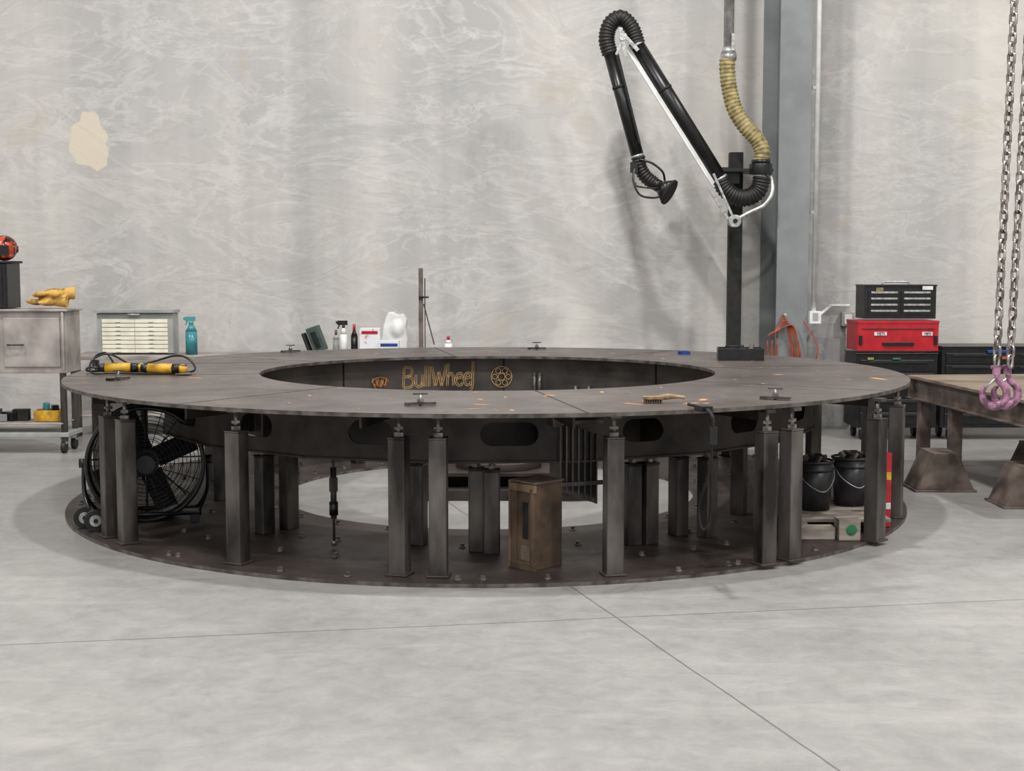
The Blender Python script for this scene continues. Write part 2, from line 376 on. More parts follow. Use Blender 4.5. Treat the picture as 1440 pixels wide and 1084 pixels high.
for aa in (78,76.5,66,62):
    a=math.radians(aa); b.cyl((C[0]+1.77*math.cos(a),C[1]+1.77*math.sin(a),.55),(C[0]+1.77*math.cos(a),C[1]+1.77*math.sin(a),.76 if aa>70 else .66),.016,M_bolt)
b.out()
b=B('base_bolts',plat)
for r_,n_,o in ((2.88,60,.03),(2.45,44,.1),(2.05,34,.05),(1.62,26,.2)):
    for k in range(n_):
        a=2*PI*k/n_+o+random.uniform(-.05,.05); x=C[0]+r_*math.cos(a); y=C[1]+r_*math.sin(a)
        if any(math.hypot(x-p[0],y-p[1])<.1 for p in outer+inner): continue
        if math.hypot(x-.13,y-7.27)<.22 or (1.6<x<2.5 and 7.9<y<9.1): continue
        b.cyl((x,y,.022),(x,y,.028),.022,M_bolt2,seg=14); b.cyl((x,y,.027),(x,y,.046),.014,M_bolt2,seg=6,smooth=False)
b.out()
b=B('table_clamps',plat)
for x,y,rz in ((-.50,7.30,.2),(-2.64,8.98,1.0),(1.50,7.62,-.4),(-1.98,12.0,.5),(.23,12.45,0)):
    T=TR(x,y,TZ,rz); q=lambda *p:T@Vector(p)
    b.box(q(0,0,.012),(.17,.045,.012),M_post,rz=rz); b.box(q(-.07,0,.006),(.03,.05,.012),M_post,rz=rz)
    b.cyl(q(0,0,.0),q(0,0,.06),.009,M_bolt,seg=10); b.cyl(q(0,0,.02),q(0,0,.036),.02,M_bolt,seg=6,smooth=False)
    b.box(q(0,0,.063),(.08,.010,.008),M_post,rz=rz)
b.out()
b=B('paint_marks',plat)
for i in range(130):
    a=random.uniform(0,2*PI); r_=random.uniform(1.72,2.9); s_=random.uniform(.012,.045)
    if i%9==0: s_*=1.6
    x,y=C[0]+r_*math.cos(a),C[1]+r_*math.sin(a)
    rz=random.uniform(0,3); m_=M_rust if i%4 else M_chalk
    b.box((x,y,TZ+.0008),(s_*random.uniform(1,2.6),s_*(.2 if i%3 else .7),.001),m_,rz=rz)
    if i%6==1: b.box((x+.02,y+.02,TZ+.0010),(s_*1.8,s_*.2,.001),m_,rz=rz+1.3)
b.out()
# hand drawn lettering on the inner skirt (double-line marker strokes on the curved face)
b=B('lettering',plat)
rnd=random.Random(3)
RS=1.796
ang0=math.acos((-.93-C[0])/RS)
def onskirt(s,z,r=RS):
    an=ang0-s/RS; return Vector((C[0]+r*math.cos(an),C[1]+r*math.sin(an),z))
glyph={'B':([[(0,0),(0,1)],[(0,1),(.3,.98),(.42,.78),(.3,.58),(.05,.54)],[(.05,.54),(.38,.48),(.5,.24),(.34,.03),(0,0)]],.62),
'u':([[(0,.62),(0,.2),(.12,.02),(.26,.08),(.33,.3)],[(.33,.62),(.33,.3),(.36,0)]],.48),
'l':([[(0,1.02),(.01,.5),(.02,0)]],.18),
'W':([[(-.05,.98),(.14,.0)],[(.14,.0),(.30,.72)],[(.30,.72),(.46,.0)],[(.46,.0),(.66,1.05)]],.74),
'h':([[(0,1.12),(0,.5),(0,0)],[(0,.4),(.12,.6),(.26,.5),(.29,0)]],.40),
'e':([[(.02,.32),(.2,.38),(.32,.42),(.24,.6),(.08,.54),(.0,.28),(.1,.04),(.26,.02),(.34,.14)]],.41),
'L':([[(0,1.18),(.01,.5),(.0,-.12),(-.12,-.22)]],.2)}
sx=0; un=.178; z00=.635
for chh in ('B','u','l','l','W','h','e','e','L'):
    st,w_=glyph[chh]
    for s_ in st:
        P=[Vector((p[0],p[1],0)) for p in s_]; P=cat(P,6)
        for sg in (-1,1):
            Q=[]
            for i in range(len(P)):
                t=(P[min(i+1,len(P)-1)]-P[max(i-1,0)]).normalized(); nn=Vector((-t.y,t.x,0))*(.042*sg)
                p=P[i]+nn; Q.append(onskirt((sx+p.x+.04*p.y)*un+rnd.uniform(-.0012,.0012),z00+.004*sx+p.y*un+rnd.uniform(-.0012,.0012)))
            b.tube(Q,.0036,M_letter,seg=6)
    sx+=w_
b.out()
b=B('chalk_emblems',plat)
for X0,kind in ((-.09,0),(-1.12,1)):
    an=math.acos((X0-C[0])/1.79); c0=Vector((C[0]+1.785*math.cos(an),C[1]+1.785*math.sin(an),.72)); F=Vector((-math.cos(an),-math.sin(an),0)); U=Vector((0,0,1)); S=F.cross(U)
    if kind==0:
        b.ring(c0,.09,.0035,M_letter,axis=F); b.ring(c0,.03,.003,M_letter,axis=F,n=16)
        for k in range(6):
            a=k*PI/3; b.ring(c0+(S*math.cos(a)+U*math.sin(a))*.058,.022,.003,M_letter,axis=F,n=12)
    else:
        c0.z-=.03
        for k in range(13):
            a=k*.9; b.tube([c0+S*(-.07+.011*k)+U*(.045*math.sin(a*1.9)-.005),c0+S*(-.06+.011*k)+U*(.03*math.cos(a*2.3)),c0+S*(-.05+.009*k)+U*(-.035+.01*math.sin(a))],.004,M_chalk,seg=6)
        b.tube([c0+S*.08*math.cos(t)+U*.045*math.sin(t) for t in [PI*j/10 for j in range(11)]],.004,M_chalk,seg=6)
b.out()

# central hub
e=empty('bullwheel_hub_fixture')
b=B('hub_frame',e,.004)
b.cyl((-.1,10.9,.0),(-.1,10.9,.012),.25,M_base,seg=40)
b.box((-.1,9.55,.04),(1.35,.12,.08),M_beam); b.box((-.1,10.25,.04),(1.35,.12,.08),M_beam)
b.box((-.62,9.9,.12),(.16,.9,.08),M_beam); b.box((.42,9.9,.12),(.16,.9,.08),M_beam)
b.box((-.1,9.9,.18),(1.25,.7,.03),M_beam); b.cyl((-.1,9.9,.195),(-.1,9.9,.25),.32,M_base,seg=40); b.cyl((-.1,9.9,.25),(-.1,9.9,.31),.2,M_base,seg=32)
b.box((.5,9.6,.24),(.2,.2,.03),M_post); b.box((.5,9.6,.30),(.2,.2,.03),M_post); b.box((-.65,9.7,.27),(.22,.3,.16),M_beam)
for dx in (-.07,.07):
    for dy in (-.07,.07): b.cyl((.5+dx,9.6+dy,.19),(.5+dx,9.6+dy,.36),.012,M_bolt,seg=10)
b.out()

# fan
e=empty('drum_fan')
b=B('fan_drum',e,M=TR(-2.40,8.74,.395,math.radians(14)))
rF=.365
def shell(b,ri,ro,y0,y1,m,n=56):
    i_=b.mi(m); Rr=[]
    for k in range(n):
        a=2*PI*k/n; Rr.append([b.bm.verts.new((q*math.cos(a),y,q*math.sin(a))) for q,y in ((ri,y0),(ro,y0),(ro,y1),(ri,y1))])
    for k in range(n):
        A,Q=Rr[k],Rr[(k+1)%n]
        for j in range(4):
            f=b.bm.faces.new((A[j],A[(j+1)%4],Q[(j+1)%4],Q[j])); f.material_index=i_; f.smooth=j in (1,3)
shell(b,rF-.012,rF,-.15,.15,M_blk)
b.ring((0,-.15,0),rF,.015,M_blk,axis=(0,1,0),n=56); b.ring((0,.15,0),rF,.015,M_blk,axis=(0,1,0),n=56)
for k in range(1,14):
    b.ring((0,-.16,0),rF*k/14,.0024,M_blk,axis=(0,1,0),n=44,seg=5)
    if k%2: b.ring((0,.15,0),rF*k/14,.003,M_blk_m,axis=(0,1,0),n=36,seg=5)
for k in range(20):
    a=2*PI*k/20; b.cyl((.05*math.cos(a),-.162,.05*math.sin(a)),(rF*math.cos(a),-.152,rF*math.sin(a)),.003,M_blk,seg=5)
for k in range(8):
    a=2*PI*k/8; b.cyl((.05*math.cos(a),.15,.05*math.sin(a)),(rF*math.cos(a),.15,rF*math.sin(a)),.005,M_blk_m,seg=5)
b.cyl((0,-.17,0),(0,-.155,0),.06,M_blk); b.cyl((0,-.06,0),(0,.14,0),.085,M_blk)
for k in range(4):
    a=2*PI*k/4+.4
    Rm=Matrix.Rotation(-a,3,'Y')@Matrix.Rotation(math.radians(32),3,'X')
    b.box(Matrix.Rotation(-a,3,'Y')@Vector((.2,0,0)),(.27,.006,.17),M_blk_m,R=Rm)
b.box((-.18,-.11,-.06),(.06,.01,.14),M_yel)
b.out()
b=B('fan_stand',e,M=TR(-2.40,8.74,0,math.radians(14)))
for sx in (-1,1):
    b.tube(cat([(sx*.39,0,.40),(sx*.39,-.02,.2),(sx*.33,-.22,.07)],6),.014,M_blk)
    b.tube(cat([(sx*.39,0,.40),(sx*.39,.02,.2),(sx*.33,.2,.05)],6),.014,M_blk)
    b.cyl((sx*.365,0,.395),(sx*.42,0,.395),.03,M_blk)
b.tube([(-.33,.2,.05),(.33,.2,.05)],.014,M_blk); b.tube([(-.36,-.22,.08),(.33,-.22,.08)],.014,M_blk)
b.box((.3,-.2,.05),(.06,.12,.05),M_blk)
b.out()
b=B('fan_wheels',e)
for wx,wy in ((-2.70,8.38),(-2.60,8.28)):
    d=Vector((.40,-.9,.05)).normalized(); c_=Vector((wx,wy,.088))
    b.cyl(c_-d*.02,c_+d*.02,.066,M_rub,seg=28); b.cyl(c_-d*.024,c_+d*.026,.036,M_alu,seg=20); b.cyl(c_+d*.02,c_+d*.034,.014,M_blk,seg=12)
b.cyl((-2.70,8.40,.088),(-2.70,8.56,.088),.012,M_blk); b.cyl((-2.60,8.30,.088),(-2.60,8.52,.088),.012,M_blk)
b.out()

# block standing at front
e=empty('slotted_timber_block')
b=B('block_body',e,.006,M=TR(.135,7.29,.0225,math.radians(-47)))
b.box((0,0,.235),(.17,.225,.47),M_wood2)
b.box((-.092,0,.24),(.014,.24,.48),M_wood)
b.box((.02,-.12,.45),(.19,.02,.04),M_wood); b.box((.02,-.12,.02),(.19,.02,.04),M_wood2); b.box((.092,-.12,.235),(.02,.022,.43),M_wood2); b.box((-.05,-.118,.235),(.04,.02,.41),M_wood2)
b.box((.03,-.1135,.27),(.045,.004,.20),M_blk_m); b.box((.03,-.1135,.09),(.07,.004,.08),M_rsteel)
b.box((0,.0,.478),(.20,.23,.012),M_rsteel)
b.out()
e=empty('hanging_plate_rack')
b=B('rack_plates',e,.002,M=TR(.36,7.62,.0,math.radians(20)))
for k in range(7):
    b.box((-.12+.037*k,0,.60-.014*k),(.010,.16,.40),M_post)
b.box((0,-.085,.79),(.27,.02,.025),M_post); b.box((0,-.085,.44),(.27,.02,.025),M_post); b.box((-.15,0,.80),(.05,.2,.06),M_rsteel)
b.tube([(0,0,.70),(0,0,.885)],.012,M_post)
b.out()
e=empty('turnbuckle_rod')
b=B('rod',e)
x,y=-1.04,7.75
b.cyl((x,y,.06),(x,y,.885),.008,M_post); b.cyl((x,y,.20),(x,y,.5),.018,M_post,seg=12); b.cyl((x,y,.22),(x,y,.30),.026,M_blk,seg=12)
b.cyl((x,y,.6),(x,y,.80),.022,M_blk_m,seg=12); b.cyl((x,y,.36),(x,y,.44),.027,M_post,seg=6,smooth=False); b.cyl((x,y,.04),(x,y,.07),.016,M_bolt,seg=12)
b.out()
e=empty('ratchet_strap')
b=B('strap',e)
b.tube(cat([(.95,7.2,.925),(1.0,7.0,.925),(1.02,6.84,.91),(1.03,6.83,.84),(1.02,6.9,.6),(1.0,7.1,.4),(1.02,7.12,.26),(1.06,7.1,.33),(1.05,7.02,.6),(1.03,6.87,.78)],8),.009,M_blk_m,seg=6)
b.box((1.0,6.98,.925),(.06,.10,.03),M_blk,rz=.3); b.box((1.03,6.83,.80),(.04,.02,.09),M_blk)
b.out()
e=empty('wooden_handled_brush')
b=B('brush',e,.006,M=TR(.83,7.42,TZ+.001,.08))
b.box((-.05,0,.030),(.11,.05,.018),M_leather2); b.tube(cat([(-.01,0,.030),(.04,0,.036),(.09,0,.034),(.13,0,.030)],5),lambda i:.013+.004*math.sin(i*.4),M_leather2,seg=10)
for kx in range(8):
    for ky in range(3): b.cyl((-.095+.013*kx,-.015+.015*ky,.0),(-.095+.013*kx,-.015+.015*ky,.022),.005,M_rsteel,seg=6)
b.out()
e=empty('red_air_hose')
b=B('hose',e); b.tube(cat([(.66,7.99,.50),(.63,7.95,.36),(.625,7.93,.25),(.63,7.92,.15),(.62,7.9,.06),(.56,7.84,.036)],8),.006,M_red); b.out()

e=empty('timber_pallet')
b=B('boards',e,.004)
for k in range(5): b.box((2.02,8.22+.165*k,.111),(.62,.13,.022),M_pallet)
for x_ in (1.78,2.02,2.26): b.box((x_,8.55,.062),(.07,.80,.076),M_pallet)
b.out()
e=empty('marked_block')
b=B('block',e,.005); b.box((2.03,8.03,.086),(.13,.12,.125),M_pallet); b.cyl((2.04,7.968,.09),(2.04,7.962,.09),.032,M_green,seg=24); b.box((1.84,8.05,.061),(.22,.1,.075),M_pallet); b.out()
for nm,x,y in (('bucket',1.93,8.5),('bucket.001',2.2,8.66)):
    e=empty(nm)
    b=B('pail',e); z0=.123; h=.33
    b.cyl((x,y,z0),(x,y,z0+h-.03),.10,M_bucket,r2=.117,seg=32)
    b.ring((x,y,z0+h-.02),.118,.008,M_bucket); b.ring((x,y,z0+h-.07),.119,.006,M_bucket)
    b.tube(cat([(x-.12,y,z0+h-.05),(x-.08,y-.115,z0+h-.14),(x+.03,y-.14,z0+h-.2),(x+.1,y-.1,z0+h-.13),(x+.12,y,z0+h-.05)],6),.0028,M_galv,seg=6)
    for k in range(8):
        a=k*2.4; b.box((x+.05*math.cos(a),y+.05*math.sin(a),z0+h-.01),(.05,.02,.06),M_blk_m if k%2 else M_rsteel,R=Matrix.Rotation(k,3,'Z')@Matrix.Rotation(.6,3,'X'))
    b.out()
e=empty('red_spirit_level')
b=B('level',e,.003); b.box((2.375,8.42,.26),(.035,.06,.47),M_red); b.box((2.375,8.388,.35),(.03,.004,.05),M_yel); b.box((2.375,8.388,.16),(.03,.004,.04),M_white); b.out()

# ---------------------------------------------------------------- items on the platform
e=empty('plastic_tray')
b=B('tray',e,.003)
T=TR(1.87,11.0,TZ,-.1); q=lambda *p:T@Vector(p)
b.box(q(0,0,.006),(.36,.24,.01),M_blk,rz=-.1)
for sx,sy,wx,wy in ((0,-.12,.36,.008),(0,.12,.36,.008),(-.18,0,.008,.24),(.18,0,.008,.24)): b.box(q(sx,sy,.05),(wx,wy,.10),M_blk,rz=-.1)
b.box(q(-.06,.02,.08),(.1,.08,.07),M_blk_m,rz=.3); b.cyl(q(.08,0,.05),q(.1,.02,.13),.02,M_rsteel); b.cyl(q(.02,-.04,.05),q(.0,-.04,.12),.025,M_blk_m)
b.out()
e=empty('blue_tape_roll')
b=B('roll',e); b.annulus((1.50,11.7,0),.03,.055,TZ,TZ+.03,M_blue,n=28); b.out()
for nm,x,y,rz,cb in (('angle_grinder',-2.76,9.50,.1,1),('angle_grinder.001',-2.44,9.42,-.12,0)):
    e=empty(nm)
    b=B('grinder',e,M=TR(x,y,TZ+.045,rz))
    b.cyl((-.12,0,0),(.06,0,0),.036,M_yel,r2=.034,seg=18); b.cyl((.06,0,0),(.11,0,0),.035,M_blk,r2=.030,seg=18); b.sph((.13,0,-.002),(.035,.033,.034),M_yel)
    b.cyl((.135,0,-.012),(.135,0,.028),.024,M_blk); b.cyl((.135,0,-.035),(.135,0,-.030),.06,M_rsteel,seg=28)
    b.cyl((.10,0,0),(.10,-.11,.01),.014,M_blk_m); b.cyl((-.17,0,0),(-.12,0,0),.026,M_blk,r2=.032); b.box((-.06,0,.03),(.05,.02,.012),M_blk); b.box((-.02,-.03,0),(.07,.004,.02),M_blk)
    if cb:
        b.tube(cat([(-.17,0,0),(-.24,.03,.0),(-.26,.12,-.03),(-.10,.22,-.03),(.15,.24,.02),(.34,.2,.07),(.45,.1,.05),(.5,.02,-.02),(.4,-.1,-.035),(.2,-.12,-.035),(-.05,-.1,-.03),(-.2,-.06,-.03),(-.22,.06,.05),(-.12,.12,.09),(.0,.14,.03),(.1,.12,-.03)],8),.008,M_blk,seg=6)
        b.tube(cat([(-.2,.1,-.03),(-.22,.12,.06),(-.14,.12,.10),(-.08,.12,.02)],8),.007,M_blk,seg=6)
    b.out()

# ---------------------------------------------------------------- back bench and goods
e=empty('storage_bench')
b=B('bench',e,.004); b.box((-2.45,13.55,.778),(3.9,.7,.04),M_weld)
for x_ in (-4.3,-2.45,-.6):
    for y_ in (13.25,13.85): b.box((x_,y_,.38),(.06,.06,.76),M_post)
b.box((-2.45,13.55,.2),(3.8,.6,.02),M_weld); b.out()
BZ=.80
e=empty('parts_drawer_cabinet')
b=B('cabinet',e,.004); x0=-3.77
b.box((x0,13.55,BZ+.21),(.76,.22,.40),M_lgrey); b.box((x0,13.53,BZ+.43),(.80,.26,.03),M_lgrey); b.cyl((x0-.06,13.40,BZ+.40),(x0+.06,13.40,BZ+.40),.008,M_galv)
for c_ in range(2):
    for r_ in range(8):
        xx=x0-.165+.33*c_; zz=BZ+.035+.0425*r_
        b.box((xx,13.435,zz),(.326,.02,.036),M_drawer); b.box((xx,13.422,zz-.012),(.05,.008,.005),M_lgrey)
b.out()
def bottle(nm,x,y,h,r,m,cap,spray=False):
    e=empty(nm); b=B('bottle_body',e)
    b.cyl((x,y,BZ),(x,y,BZ+h*.6),r,m,seg=20); b.cyl((x,y,BZ+h*.6),(x,y,BZ+h*.78),r,m,r2=r*.4,seg=20); b.cyl((x,y,BZ+h*.78),(x,y,BZ+h*(.86 if spray else 1)),r*.4,cap,seg=14)
    if spray:
        b.box((x-.01,y,BZ+h*.93),(.10,.03,.045),cap); b.cyl((x-.06,y,BZ+h*.94),(x-.075,y,BZ+h*.94),.012,cap); b.box((x-.045,y,BZ+h*.84),(.012,.015,.06),cap,R=Matrix.Rotation(.4,3,'Y'))
    b.out()
bottle('spray_bottle',-3.21,13.45,.38,.058,M_teal,M_teal,True)
bottle('spray_bottle.001',-1.68,13.40,.34,.035,M_white,M_blk,True)
bottle('aerosol_can',-1.775,13.55,.24,.033,M_lgrey,M_rsteel)
bottle('squeeze_bottle',-1.585,13.5,.30,.035,M_blk,M_red)
bottle('glue_bottle',-.64,13.5,.18,.04,M_white,M_red)
e=empty('tool_case'); b=B('case',e,.008)
Rr=Matrix.Rotation(-.35,3,'Y'); b.box((-1.96,13.5,BZ+.150),(.12,.2,.26),M_dgreen,R=Rr); b.box((-1.96,13.39,BZ+.150),(.05,.02,.18),M_blk,R=Rr)
b.box((-2.06,13.5,BZ+.115),(.03,.18,.2),M_blk_m,R=Rr); b.out()
e=empty('carton_stack'); b=B('cartons',e,.003)
b.box((-1.42,13.5,BZ+.13),(.20,.2,.26),M_card); b.box((-1.22,13.38,BZ+.07),(.19,.12,.14),M_card); b.box((-1.42,13.397,BZ+.22),(.16,.004,.03),M_red); b.box((-1.22,13.317,BZ+.10),(.17,.004,.03),M_blue); b.out()
e=empty('white_plastic_bag'); b=B('bag',e); b.remesh=.012; b.smooth_it=2
b.prism([(-.14,0),(.13,0),(.135,.14),(.12,.26),(.13,.34),(.09,.40),(.03,.385),(-.01,.42),(-.06,.41),(-.085,.36),(-.11,.27),(-.13,.15)],Matrix.Translation((-1.19,13.74,BZ+.002))@Matrix.Rotation(PI/2,4,'X'),.17,M_white)
b.sph((-1.16,13.65,BZ+.25),(.10,.12,.13),M_white)
b.out()
e=empty('steel_angle_upright'); b=B('upright',e,.002)
b.box((-.91,13.45,BZ+.43),(.045,.006,.86),M_rsteel); b.box((-.93,13.47,BZ+.43),(.006,.045,.86),M_rsteel)
b.box((-.87,13.45,BZ+.41),(.01,.02,.7),M_post); b.box((-.83,13.44,BZ+.3),(.012,.02,.42),M_post,R=Matrix.Rotation(-.25,3,'Y')); b.box((-.88,13.44,BZ+.57),(.10,.02,.02),M_post); b.box((-.9,13.48,BZ+.01),(.14,.1,.015),M_post); b.out()

# ---------------------------------------------------------------- left cabinet on cart
e=empty('welded_steel_workbench')
b=B('bench_box',e,.005)
xl,xr,yf,yb=-5.6,-3.97,11.95,12.35
b.box(((xl+xr)/2,(yf+yb)/2,1.0),(xr-xl,yb-yf,.55),M_weld); b.box(((xl+xr)/2,(yf+yb)/2-.01,1.285),(xr-xl+.05,yb-yf+.05,.02),M_weld)
b.box((xr-.3,yf-.006,1.0),(.5,.012,.44),M_weld); b.tube(cat([(xr-.5,yf-.01,.98),(xr-.5,yf-.05,.98),(xr-.38,yf-.05,.98),(xr-.38,yf-.01,.98)],4),.007,M_post)
b.cyl((xr-.02,yf-.02,.75),(xr-.02,yf-.02,1.27),.012,M_weld)
for x_ in (xl+.05,xr-.05,(xl+xr)/2):
    for y_ in (yf+.05,yb-.05): b.box((x_,y_,.42),(.05,.05,.63),M_post)
b.box(((xl+xr)/2,(yf+yb)/2,.17),(xr-xl,yb-yf,.04),M_lgrey); b.box(((xl+xr)/2,(yf+yb)/2,.27),(xr-xl-.1,yb-yf,.012),M_weld)
for x_ in (xl+.1,xr-.06,xr-.8):
    for y_ in (yf+.06,yb-.06):
        b.cyl((x_-.02,y_,.055),(x_+.02,y_,.055),.055,M_rub,seg=20); b.box((x_,y_,.12),(.06,.05,.07),M_galv)
b.out()
e=empty('yellow_parts_bin'); b=B('bin',e,.006); bx=-4.2
b.box((bx,12.15,.286),(.22,.2,.012),M_yel)
for sx,sy,wx,wy in ((0,-.1,.22,.008),(0,.1,.22,.008),(-.11,0,.008,.2),(.11,0,.008,.2)): b.box((bx+sx,12.15+sy,.33),(wx,wy,.10),M_yel)
b.cyl((bx-.04,12.15,.32),(bx-.02,12.13,.44),.03,M_teal); b.box((bx+.04,12.17,.37),(.06,.08,.1),M_blk,rz=.5); b.out()
e=empty('hand_tool_pile'); b=B('tools',e,.003)
for k in range(9):
    x_=-5.15+.085*k; hh=.06+.02*(k%3); b.box((x_,12.12+.03*(k%3),.28+hh/2),(.1,.14,hh),(M_blk_m,M_rsteel,M_grey,M_blk)[k%4],rz=k*.6)
b.out()
e=empty('black_equipment_box'); b=B('box_body',e,.006)
b.box((-4.66,12.15,1.501),(.34,.32,.40),M_blk); b.box((-4.66,12.15,1.712),(.38,.36,.02),M_blk_m)
for k in range(3): b.box((-4.57+.03*k,11.985,1.5),(.012,.01,.34),M_blk_m)
b.out()
e=empty('welding_helmet'); b=B('helmet',e,M=TR(-4.56,12.13,1.738,.2))
b.sph((0,0,.10),(.115,.14,.115),M_helm,u=28,v=18); b.box((0,-.125,.08),(.12,.03,.09),M_blk); b.box((0,-.142,.085),(.09,.006,.05),M_lens)
b.cyl((-.12,0,.09),(-.105,0,.09),.03,M_blk); b.cyl((.105,0,.09),(.12,0,.09),.03,M_blk); b.sph((0,-.07,.03),(.085,.065,.03),M_helm); b.out()
e=empty('welding_gloves'); b=B('gloves',e,M=TR(-4.15,12.14,1.318,.1)); b.remesh=.007; b.smooth_it=2
for ox,rz,zz in ((-.03,-.1,.045),(.03,.30,.115)):
    Rz=Matrix.Rotation(rz,3,'Z'); o=Vector((ox,0,zz))
    b.sph(o,(.10,.085,.045),M_leather,R=Rz)
    for k in range(4): b.sph(o+Rz@Vector((-.12-.01*(k%2),-.06+.04*k,-.006*k)),(.065,.019,.022),M_leather,R=Rz)
    b.sph(o+Rz@Vector((-.01,-.1,-.012)),(.055,.020,.020),M_leather,R=Rz@Matrix.Rotation(.7,3,'Z'))
    b.cyl(o+Rz@Vector((.05,0,0)),o+Rz@Vector((.17,.0,0)),.042,M_leather,r2=.060,seg=18)
b.out()

# ---------------------------------------------------------------- tool chests at right
def chest(nm,x0,x1,z0,z1,y,dep,m,cols,rows,handle,hw=.8):
    e=empty(nm); b=B('chest_body',e,.006)
    w=x1-x0; b.box(((x0+x1)/2,y+dep/2,(z0+z1)/2),(w,dep,z1-z0),m)
    dw=(w-.06)/cols; dh=(z1-z0-.08)/rows
    for c_ in range(cols):
        for r_ in range(rows):
            cx=x0+.03+dw*(c_+.5); cz=z0+.03+dh*(r_+.5)
            b.box((cx,y-.004,cz),(dw-.015,.014,dh-.012),m); b.box((cx,y-.018,cz+dh*.28),(dw*hw,.012,min(.022,dh*.3)),handle)
    b.box(((x0+x1)/2,y+dep/2-.005,z1+.004),(w+.01,dep+.02,.014),m)
    return e,b
e,b=chest('portable_tool_chest',3.38,4.07,1.175,1.49,12.92,.32,M_blk,2,4,M_alu)
b.tube(cat([(3.6,13.08,1.50),(3.62,13.08,1.525),(3.83,13.08,1.525),(3.85,13.08,1.50)],4),.009,M_galv); b.box((3.98,12.9,1.47),(.1,.01,.035),M_white); b.box((3.52,12.9,1.455),(.07,.01,.035),M_tan); b.out()
e=empty('red_tool_box'); b=B('red_body',e,.012)
b.box((3.71,13.12,1.0),(.78,.42,.27),M_red); b.box((3.71,13.12,1.142),(.79,.43,.03),M_red); b.box((3.71,12.905,1.08),(.70,.012,.006),M_blk)
for x_,w_ in ((3.54,.12),(3.99,.1)): 
    b.box((x_,12.905,1.03),(w_,.01,.035),M_white)
b.box((3.71,12.9,.935),(.30,.02,.03),M_blk); b.box((3.35,12.9,.97),(.03,.02,.09),M_blk); b.box((4.07,12.9,.97),(.03,.02,.09),M_blk); b.out()
def lett(txt,x,y,z,size,par,m):
    cu=bpy.data.curves.new('label','FONT'); cu.body=txt; cu.size=size; cu.align_x='CENTER'; cu.align_y='CENTER'; cu.extrude=.001; cu.offset=.0008
    cu.materials.append(m); o=bpy.data.objects.new('label',cu); sc.collection.objects.link(o); o.location=(x,y,z); o.rotation_euler=(PI/2,0,0); o.parent=par
lett('YETI',3.54,12.898,1.03,.04,e,M_blk); lett('YETI',3.99,12.898,1.03,.034,e,M_blk)
e,b=chest('rolling_tool_cabinet',3.32,4.10,.12,.835,12.92,.45,M_blk,1,5,M_blk_m)
for x_ in (3.4,4.0):
    for y_ in (12.98,13.3): b.cyl((x_-.02,y_,.055),(x_+.02,y_,.055),.055,M_rub); b.box((x_,y_,.11),(.06,.06,.03),M_galv)
b.box((3.45,12.9,.79),(.06,.01,.025),M_tan); b.box((3.7,12.9,.79),(.08,.01,.02),M_green); b.out()
e,b=chest('rolling_tool_cabinet.001',4.14,5.5,.12,.9,12.92,.5,M_blk,2,6,M_blk_m)
b.box((4.68,12.9,.86),(.22,.02,.03),M_blue); b.box((4.74,12.9,.80),(.06,.01,.03),M_orange)
for x_ in (4.25,5.35):
    for y_ in (12.98,13.3): b.cyl((x_-.02,y_,.055),(x_+.02,y_,.055),.055,M_rub); b.box((x_,y_,.11),(.06,.06,.03),M_galv)
b.out()
e=empty('coiled_air_hose'); b=B('hose_coil',e)
for k in range(6):
    w=.07+.018*k; s=.02*math.sin(k*2.1)
    b.tube(cat([(2.66-w*.9+s,13.17-.010*k,.98),(2.66-w*.5,13.165-.010*k,1.12-.015*k),(2.66,13.17-.010*k,1.19-.02*k),(2.66+w*.6,13.165-.010*k,1.08),(2.66+w+s,13.165-.010*k,.8),(2.66+w*.4,13.165,.66-s),(2.66-w*.7,13.165,.72+s)],7,True),.0075,M_orange)
b.cyl((2.66,13.195,1.2),(2.66,13.08,1.21),.012,M_galv); b.tube(cat([(2.85,13.15,1.15),(2.98,13.10,.9),(2.95,13.15,.6),(2.97,13.15,.3)],6),.006,M_orange); b.out()

# ---------------------------------------------------------------- fume extraction arm
e=empty('fume_extraction_arm')
b=B('mast',e,.003)
px,py=2.22,13.42
b.box((px,py,1.4),(.10,.012,2.8),M_blk_m); b.box((px,py+.10,1.4),(.10,.012,2.8),M_blk_m); b.box((px,py+.05,1.4),(.012,.10,2.8),M_blk_m)
b.box((px-.055,py+.05,1.4),(.02,.12,2.8),M_blk_m);b.box((px+.055,py+.05,1.4),(.02,.12,2.8),M_blk_m)
b.box((px,py+.05,.01),(.3,.3,.02),M_blk_m)
b.box((2.28,13.25,2.60),(.48,.34,.03),M_blk); b.box((2.12,13.3,2.54),(.22,.04,.12),M_blk); b.cyl((2.4,13.1,2.56),(2.4,13.1,2.66),.11,M_blk,seg=28); b.box((2.10,13.35,2.61),(.10,.08,.07),M_blk)
b.out()
b=B('arm_tubes',e)
ya=13.1
b.cyl((1.19,ya,3.80),(2.02,ya,2.50),.070,M_blk,seg=24)
b.cyl((.935,ya,3.72),(1.215,ya,2.72),.062,M_blk,seg=24)
for p,q,r_ in (((1.19,3.80),(2.02,2.50),.075),((.935,3.72),(1.215,2.72),.067)):
    for t in (.01,.985,.33):
        c_=Vector((p[0]+(q[0]-p[0])*t,ya,p[1]+(q[1]-p[1])*t)); d=Vector((q[0]-p[0],0,q[1]-p[1])).normalized()
        b.cyl(c_-d*.012,c_+d*.012,r_,M_galv if t<.3 or t>.9 else M_blk_m,seg=24)
b.hose([(.94,ya,3.70),(.905,ya,3.84),(.94,ya,3.98),(1.04,ya,4.04),(1.14,ya,3.95),(1.20,ya,3.79)],.082,.070,M_rub,pitch=.03)
